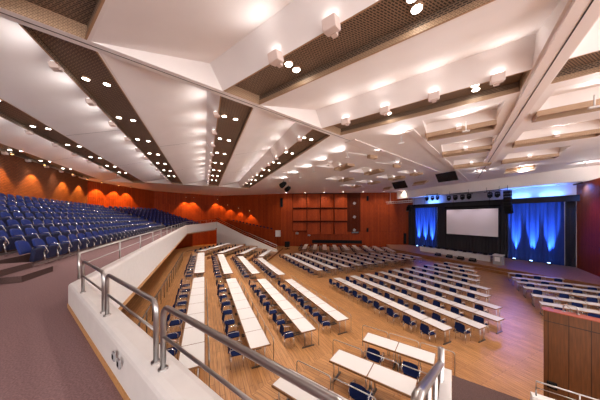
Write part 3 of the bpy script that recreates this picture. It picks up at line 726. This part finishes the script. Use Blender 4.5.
light_bar(446, 473, 194.6, 35.2, (449, 455.5, 462.5, 469), 'black lighting bar above the screen')
light_bar(484, 502, 191.6, 35.2, (490, 497.5), 'black lighting bar right of the screen')
light_bar(412, 427, 206.5, 36.6, (), 'black low bar over the left blue-lit curtain')
t = thing('white_truss', cw(*(npt(399, 202, 34.0).xy)) if False else npt(399, 202, 34.0)); wd = abs(npt(386, 202, 34).y-npt(412, 202, 34).y)
for y, z in ((.2, .15), (-.2, .15), (0, -.2)): MB().tube([(y, -wd/2, z), (y, wd/2, z)], .05, 'top', 6).build('chord', t)
b = MB(); K = 14
for k in range(K): s = -wd/2+wd*k/K; b.tube([(.2, s, .15), (0, s+wd/K/2, -.2), (-.2, s+wd/K, .15)], .025, 'top', 5)
b.build('lacing', t); 
for f in (-.35, .35): MB().tube([(0, wd*f, .1), (0, wd*f, ZC-t.location.z)], .02, 'top', 5).build('hanger', t)
tag(t, 'white lighting truss hanging at the left side of the stage', 'truss')
q = npt(409, 209, 34.0); t = thing('hanging_speaker', q); MB().box((0, 0, 0), (.6, .7, .9), 'black', Matrix.Rotation(R(15), 3, 'Y'), .06).build('cabinet', t); MB().box((-.31, 0, -.06), (.02, .6, .78), 'dsteel', Matrix.Rotation(R(15), 3, 'Y')).build('front_grille', t); MB().tube([(0, 0, .4), (0, 0, 1.0)], .03, 'black', 6).build('hanger', t)
tag(t, 'black loudspeaker hanging below the white truss', 'loudspeaker')
q = npt(507.5, 191, 35.3); t = thing('line_array', q)
for k in range(8): MB().box((.02*k*k*.35, 0, -.18-.36*k), (.5, .72, .34), 'black', Matrix.Rotation(R(-2-2.2*k), 3, 'Y'), .03).build('speaker_module', t)
MB().box((0, 0, .05), (.6, .7, .08), 'dsteel').build('fly_frame', t); MB().tube([(0, 0, .05), (0, 0, 10.3-q.z)], .03, 'black', 6).build('chain', t)
tag(t, 'tall black line array loudspeaker hanging right of the screen', 'loudspeaker')
for k, (u, v) in enumerate(((283.7, 183.8), (288.3, 188.2))):
    z = 10.9; p = P(u, v, z); t = thing('hanging_spotlight', p, R(20))
    MB().tube([(0, 0, 0), (0, 0, ZC-z)], .03, 'black', 6).build('hanger', t); MB().tube([(.35, 0, .12), (.1, 0, .05), (-.45, 0, -.35)], .3, 'black', 10, [.22, .32, .38]).build('head', t)
    tag(t, 'black spotlight hanging from the ceiling near the rear corner, %s one' % ('upper' if k == 0 else 'lower'), 'spotlight', 'ceiling spotlights near the rear corner')
for k, (u, v) in enumerate(((399.5, 185), (446.5, 177))):
    z = 10.85; p = P(u, v, z); t = thing('ceiling_display', p, R(-90+5))
    MB().box((0, 0, 0), (2.1, .10, 1.15), 'display', Matrix.Rotation(R(38), 3, 'X'), .02).build('panel', t); MB().tube([(0, 0, .1), (0, 0, ZC-z)], .05, 'dsteel', 8).build('mount', t)
    tag(t, 'black display panel hanging below the ceiling, %s' % ('smaller one further from the screen' if k == 0 else 'larger one above the screen'), 'display', 'hanging black displays')
for k, (u, v, w) in enumerate(((420.5, 183, 1.9), (388, 188.5, 1.6), (520, 169.5, 2.2))):
    z = ZC-.25; p = P(u, v, z); t = thing('ceiling_loudspeaker_panel', p, R(-90) if k < 2 else R(-80))
    MB().box((0, 0, 0), (w, 1.15, .16), 'panelbeige', Matrix.Rotation(R(28), 3, 'X')).build('grille', t); MB().box((0, .02, .12), (w*.9, .8, .26), 'lipedge', Matrix.Rotation(R(28), 3, 'X')).build('housing', t)
    tag(t, 'brown perforated panel under the white ceiling %s' % ['between the two black displays', 'left of the smaller black display', 'above the line array, widest one'][k], 'ceiling panel', 'perforated ceiling panels before the stage')

# wooden block at the right with its rails, and the low parapet at its foot
def cp(X, Y): return Vector(cw(X, Y))
wa0 = cp(8.1, 7.05); dr = Vector((math.sin(R(24.3+40.5-24.3)), 0))
hd = R(-40.5); dd = cw(-math.sin(hd), -math.cos(hd)); dd = Vector(dd).normalized()
wb0 = wa0+dd*4.5; nw = Vector((dd.y, -dd.x)); 
if nw.x < 0: nw = -nw
b = MB(); b.prism([tuple(wa0), tuple(wb0), tuple(wb0+nw*.32), tuple(wa0+nw*.32)], 0, 3.12, 'woodbrown').build('wall_right_block', kind='structure')
b = MB(); b.prism([tuple(wa0-dd*.03-nw*.03), tuple(wb0-nw*.03), tuple(wb0+nw*.34), tuple(wa0-dd*.03+nw*.34)], 3.12, 3.145, 'redtop').build('trim_11', kind='structure')
b = MB(); b.prism([tuple(wa0-nw*.012), tuple(wb0-nw*.012), tuple(wb0), tuple(wa0)], 2.78, 2.80, 'seam').build('trim_12', kind='structure')
for k in range(2):
    o3 = Vector((*(wa0+nw*.18+dd*(.42+1.25*k)), 3.17)); e3 = Vector((*(dd*(.28 if k == 0 else 1.0)), 0)); t = thing('block_railing', o3)
    MB().tube([p for p in arc_rail(Vector((0, 0, 0)), e3, .22, .02, .06, 0)], .02, 'steel', 10).build('hoop', t)
    for q in (Vector((0, 0, 0)), e3): MB().tube([q, q+Vector((0, 0, .012))], .04, 'steel', 10).build('base_flange', t)
    tag(t, '%s steel rail hoop on the red cap of the wooden wall' % ('short' if k == 0 else 'long'), 'railing', 'rail hoops on the wooden wall')
pA = cp(1.097*5.35, 5.35); d3 = Vector(cw(math.sin(R(54.3)), -math.cos(R(54.3)))).normalized()   # -54.3 deg direction towards the viewer's right
d3 = -U.es; nU = U.en
zr = EYE-162.5*5.35/F
MB().prism([tuple(pA-d3*.02-nU*.1), tuple(pA+d3*3-nU*.1), tuple(pA+d3*3+nU*.1), tuple(pA-d3*.02+nU*.1)], 0, zr-.36, 'white').build('wall_stair_foot', kind='structure')
o3 = Vector((*pA, zr-.36)); t = thing('stair_foot_railing', o3); d33 = Vector((*d3, 0))
MB().tube([d33*.06, d33*.06+Vector((0, 0, .36)), d33*2.8+Vector((0, 0, .36))], .018, 'steel', 8).build('top_rail', t); MB().tube([d33*.06+Vector((0, 0, .2)), d33*2.8+Vector((0, 0, .2))], .011, 'steel', 8).build('mid_rail', t)
for q in (.75, 1.6, 2.4): MB().tube([d33*q, d33*q+Vector((0, 0, .36))], .014, 'steel', 8).build('post', t)
tag(t, 'thin steel railing at the stair foot in front of the wooden wall', 'railing')
t = thing('wall_box', Vector((*(wa0+dd*.18-nw*.05), .75)), math.atan2(dd.y, dd.x)); MB().box((0, 0, 0), (.22, .09, .2), 'black', None, .01).build('case', t); MB().box((.02, -.05, 0), (.08, .01, .08), 'dsteel').build('cover', t)
tag(t, 'small black box on the wooden wall behind the stair foot railing', 'box')

# ---------------------------------------------------------------- tables and chairs
TL, TW, TH = 1.2, .70, .73
def tb_top(b): b.box((0, 0, TH-.012), (TL-.022, TW-.03, .024), 'top')
def tb_edge(b):
    for y in (-TW/2, TW/2): b.box((0, y, TH-.028), (TL-.012, .03, .056), 'edge')
    for x in (-TL/2+.01, TL/2-.01): b.box((x, 0, TH-.028), (.014, TW, .056), 'edge')
def tb_leg(b, x):
    for y in (-.17, .17): b.tube([(x, y, .03), (x, y, TH-.04)], .016, 'steel', 6)
    b.box((x, 0, .02), (.05, .58, .04), 'dsteel'); b.box((x, 0, TH-.05), (.04, .5, .03), 'dsteel')
def mk_table(parts):
    if parts:
        t = thing('seminar_table', (0, 0, 0))
        b = MB(); tb_top(b); b.build('tabletop', t); b = MB(); tb_edge(b); b.build('edge_band', t)
        for x in (-.52, .52): b = MB(); tb_leg(b, x); b.build('leg', t)
        return t
    b = MB(); tb_top(b); tb_edge(b); tb_leg(b, -.52); tb_leg(b, .52); return b.build('seminar_table')
def pad(b, c, w, d, th, m, bend=0, rx=0):       # cushioned pad, slightly curved, made from a grid
    vs, fs = [], []; n = 6; rot = Matrix.Rotation(rx, 3, 'X')
    for side in (1, -1):
        for i in range(n+1):
            for j in range(n+1):
                u, v = i/n*2-1, j/n*2-1; k = 1-.10*(u*u*v*v); e = max(abs(u), abs(v))**6
                vs.append(rot @ Vector((u*w/2*k, v*d/2*k, side*th/2*(1-.7*e)+bend*u*u))+Vector(c))
    m_ = (n+1)**2
    for i in range(n):
        for j in range(n):
            a = i*(n+1)+j; fs.append((a, a+n+1, a+n+2, a+1)); fs.append((m_+a, m_+a+1, m_+a+n+2, m_+a+n+1))
    for i in range(n):
        for (a, c2) in ((i*(n+1), (i+1)*(n+1)), ((i+1)*(n+1)+n, i*(n+1)+n), (n*(n+1)+i, n*(n+1)+i+1), (i+1, i)): fs.append((a, c2, m_+c2, m_+a))
    b.add(vs, fs, m, True)
def ch_seat(b): pad(b, (0, .02, .45), .48, .46, .07, 'navy')
def ch_back(b): pad(b, (0, -.235, .70), .46, .36, .05, 'navy', .04, R(80))
def ch_leg(b, x, y): b.tube([(x*1.08, y*1.1, 0), (x, y, .43)], .0125, 'chrome', 6)
def ch_arm(b, x): b.tube([(x, -.24, .42), (x, -.26, .60), (x, -.22, .66), (x, .12, .67), (x, .2, .62), (x, .2, .43)], .0125, 'chrome', 6)
def ch_post(b):
    for x in (-.2, .2): b.tube([(x, -.21, .42), (x, -.27, .62)], .011, 'chrome', 6)
    b.box((0, 0, .42), (.40, .38, .02), 'navyd')
def mk_chair(parts):
    if parts:
        t = thing('conference_chair', (0, 0, 0))
        for nm, f in (('seat', ch_seat), ('backrest', ch_back), ('seat_frame', ch_post)): b = MB(); f(b); b.build(nm, t)
        for x in (-.215, .215):
            for y in (-.2, .2): b = MB(); ch_leg(b, x, y); b.build('leg', t)
            b = MB(); ch_arm(b, x*1.2); b.build('armrest', t)
        return t
    b = MB(); ch_seat(b); ch_back(b); ch_post(b)
    for x in (-.215, .215):
        for y in (-.2, .2): ch_leg(b, x, y)
        ch_arm(b, x*1.2)
    return b.build('conference_chair')
protos = {('t', 1): mk_table(True), ('t', 0): mk_table(False), ('c', 1): mk_chair(True), ('c', 0): mk_chair(False)}
used = set()
def place(kind, parts, loc, rz):
    key = (kind, parts); src = protos[key]
    if key not in used: used.add(key); src.location = loc; src.rotation_euler = (0, 0, rz); return src
    return dup(src, loc, rz)
def table_row(fr, nL, s0, s1, z, row, block, parts, flip=False, cp_=None, ntab=None):
    """tables edge to edge from s0 to s1 along the row, near end s0; nL is the edge where the chairs stand"""
    nt = ntab or max(1, round((s1-s0)/TL)); L_ = (s1-s0)/nt; rz = fr.a-math.pi/2
    for k in range(nt):
        p = fr(nL+TW/2, s0+(k+.5)*L_, z); o = place('t', parts, p, rz); o.scale = (L_/TL, 1, 1)
        tag(o, 'white table, %s from near end of %s row, %s' % (ordn(k+1), ordn(row), block), 'table', 'white tables, '+block)
    pt = cp_ or 1.06; nc = max(1, int((s1-s0)/pt)); pt = (s1-s0)/nc
    for k in range(nc):
        jit = random.uniform(-.05, .05)
        p = fr(nL-.37+random.uniform(-.05, .04), s0+(k+.5)*pt+jit, z); o = place('c', parts, p, rz+random.uniform(-.08, .08))
        tag(o, 'navy chair, %s from near end of %s row, %s' % (ordn(k+1), ordn(row), block), 'chair', 'navy chairs, '+block)
nlL = [-.68, 1.43, 3.75, 6.14]
seg1 = [(6.48, 16.1), (7.27, 16.3), (8.13, 16.55), (8.97, 16.8)]; seg2 = [(17.4, 27.3), (17.8, 27.6), (18.3, 27.4), (18.4, 27.1)]
for j in range(4):
    table_row(L, nlL[j], *seg1[j], zT[j], j+1, 'front tiered block beside the gallery', 1)
    table_row(L, nlL[j], *seg2[j], zT[j], j+1, 'middle tiered block', 0)
t3 = [((-12.5, 25.8), 7.9), ((-10.5, 26.9), 7.8), ((-8.2, 28.4), 6.5), ((-5.7, 28.6), 6.1)]
for j, (xy, ln_) in enumerate(t3):
    n, s = T.inv(cw(*xy)); table_row(T, n, s, s+ln_, zT[j], j+1, 'rear tiered block by the white stairs', 0)
for j, (np_, s_) in enumerate(((3.82, (1.2, 3.6)), (5.94, (.78, 3.14)), (8.27, (.48, 2.9)))):
    table_row(U, np_, s_[0], s_[1], zT[j], j+1, 'stepped block just below the near railing', 1, cp_=1.19, ntab=2)
ends = [6.45, 5.85, 5.9, 6.7, 8.0, 8.8, 10.3, 11.1, 12.3, 13.4]
for k in range(10): table_row(L, 10.55+1.775*k, ends[k], 16.15+.03*k, 0, k+1, 'central floor block', 1 if k < 5 else 0)
far = [29.8, 30.0, 30.0, 29.4, 28.3, 27.4, 26.2, 25.2, 24.4, 23.4]
for k in range(10): table_row(L, 10.6+1.775*k, 19.1+.05*k, far[k], 0, k+1, 'rear floor block', 0, cp_=1.19)
bk = [((.66, 36.6), 6.8), ((2.46, 36.0), 7.2), ((4.2, 35.5), 7.3), ((6.1, 35.5), 7.0), ((8.0, 35.4), 6.9), ((9.9, 35.2), 6.8), ((11.8, 34.8), 6.6), ((13.5, 34.6), 6.0), ((15.1, 33.9), 5.4)]
for k, (xy, ln_) in enumerate(bk):
    n, s = W.inv(cw(*xy)); table_row(W, n-.35, s, s+ln_, 0, k+1, 'block along the rear wall', 0, cp_=1.3)
rb = [((20.8, 21.3), 3), ((19.6, 19.7), 5), ((18.7, 18.4), 6), ((17.75, 16.96), 6), ((16.6, 15.3), 6), ((15.6, 13.9), 5)]
for k, (xy, nt) in enumerate(rb):
    n, s = U.inv(cw(*xy)); table_row(U, n-TW, s-nt*TL, s, 0, 6-k, 'side block in front of the stage', 0, cp_=1.19)
# tier guard hoops
def mk_hoop():
    b = MB(); b.tube(arc_rail(Vector((-.52, 0, 0)), Vector((.52, 0, 0)), .92, .013, .08, 0), .014, 'steel', 6); return b.build('guard_rail')
hoop0 = mk_hoop(); first = True
def hoop(fr, n, s, z, label):
    global first
    p = fr(n, s, z); rz = fr.a+math.pi/2
    if first: first = False; o = hoop0; o.location = p; o.rotation_euler = (0, 0, rz)
    else: o = dup(hoop0, p, rz)
    tag(o, label, 'guard rail', 'thin steel guard hoops on the tier edges')
for j in range(4):
    for k in range(7):
        s = seg1[j][0]+.5+1.22*k
        hoop(L, nlL[j]+TW+.11, s, zT[j], 'thin steel hoop beside %s table row, %s from near end, front tiered block' % (ordn(j+1), ordn(k+1)))
for j, (n, a) in enumerate(((4.68, 2.95), (6.76, 2.90), (9.08, 2.65))):
    for k in range(3): hoop(U, n, a-1.10*k, zT[j], 'thin steel hoop behind the %s stepped table row below the railing, %s from the aisle' % (ordn(j+1), ordn(k+1)))
# aisle handrail left of the tiers with dark posts
t = thing('aisle_handrail', (-2.2, 6.5, zT[0])); o = Vector(t.location)
MB().tube([Vector((-2.2, s, zT[0]+.9))-o for s in (5.2, 27.2)] + [Vector((-1.2, 28.6, zT[0]+.9))-o, Vector((1.4, 29.2, zT[0]+.9))-o], .03, 'dsteel', 8).build('top_rail', t)
for k in range(21): s = 5.4+1.07*k; MB().tube([Vector((-2.2, s, zT[0]))-o, Vector((-2.2, s, zT[0]+.9))-o], .022, 'dsteel', 6).build('post', t)
tag(t, 'long dark handrail with posts along the aisle under the gallery', 'railing')

# ---------------------------------------------------------------- world, camera
w = bpy.data.worlds.new('hall_air'); bpy.context.scene.world = w; w.use_nodes = True
w.node_tree.nodes['Background'].inputs['Color'].default_value = (1, .94, .92, 1); w.node_tree.nodes['Background'].inputs['Strength'].default_value = 2.35
cam = bpy.data.cameras.new('camera'); co = bpy.data.objects.new('camera', cam); C.objects.link(co)
cam.sensor_width = 36; cam.lens = 36*F/600; cam.shift_y = (HOR-200)/600; cam.clip_start = .05; cam.clip_end = 300
co.location = (0, 0, EYE); co.rotation_euler = (math.pi/2, 0, -YAW)
sc = bpy.context.scene; sc.camera = co
sc.view_settings.view_transform = 'Standard'; sc.view_settings.look = 'None'; sc.view_settings.gamma = 1; sc.view_settings.exposure = 1.02
sc.cycles.use_denoising = True; sc.cycles.max_bounces = 6; sc.cycles.sample_clamp_indirect = 6
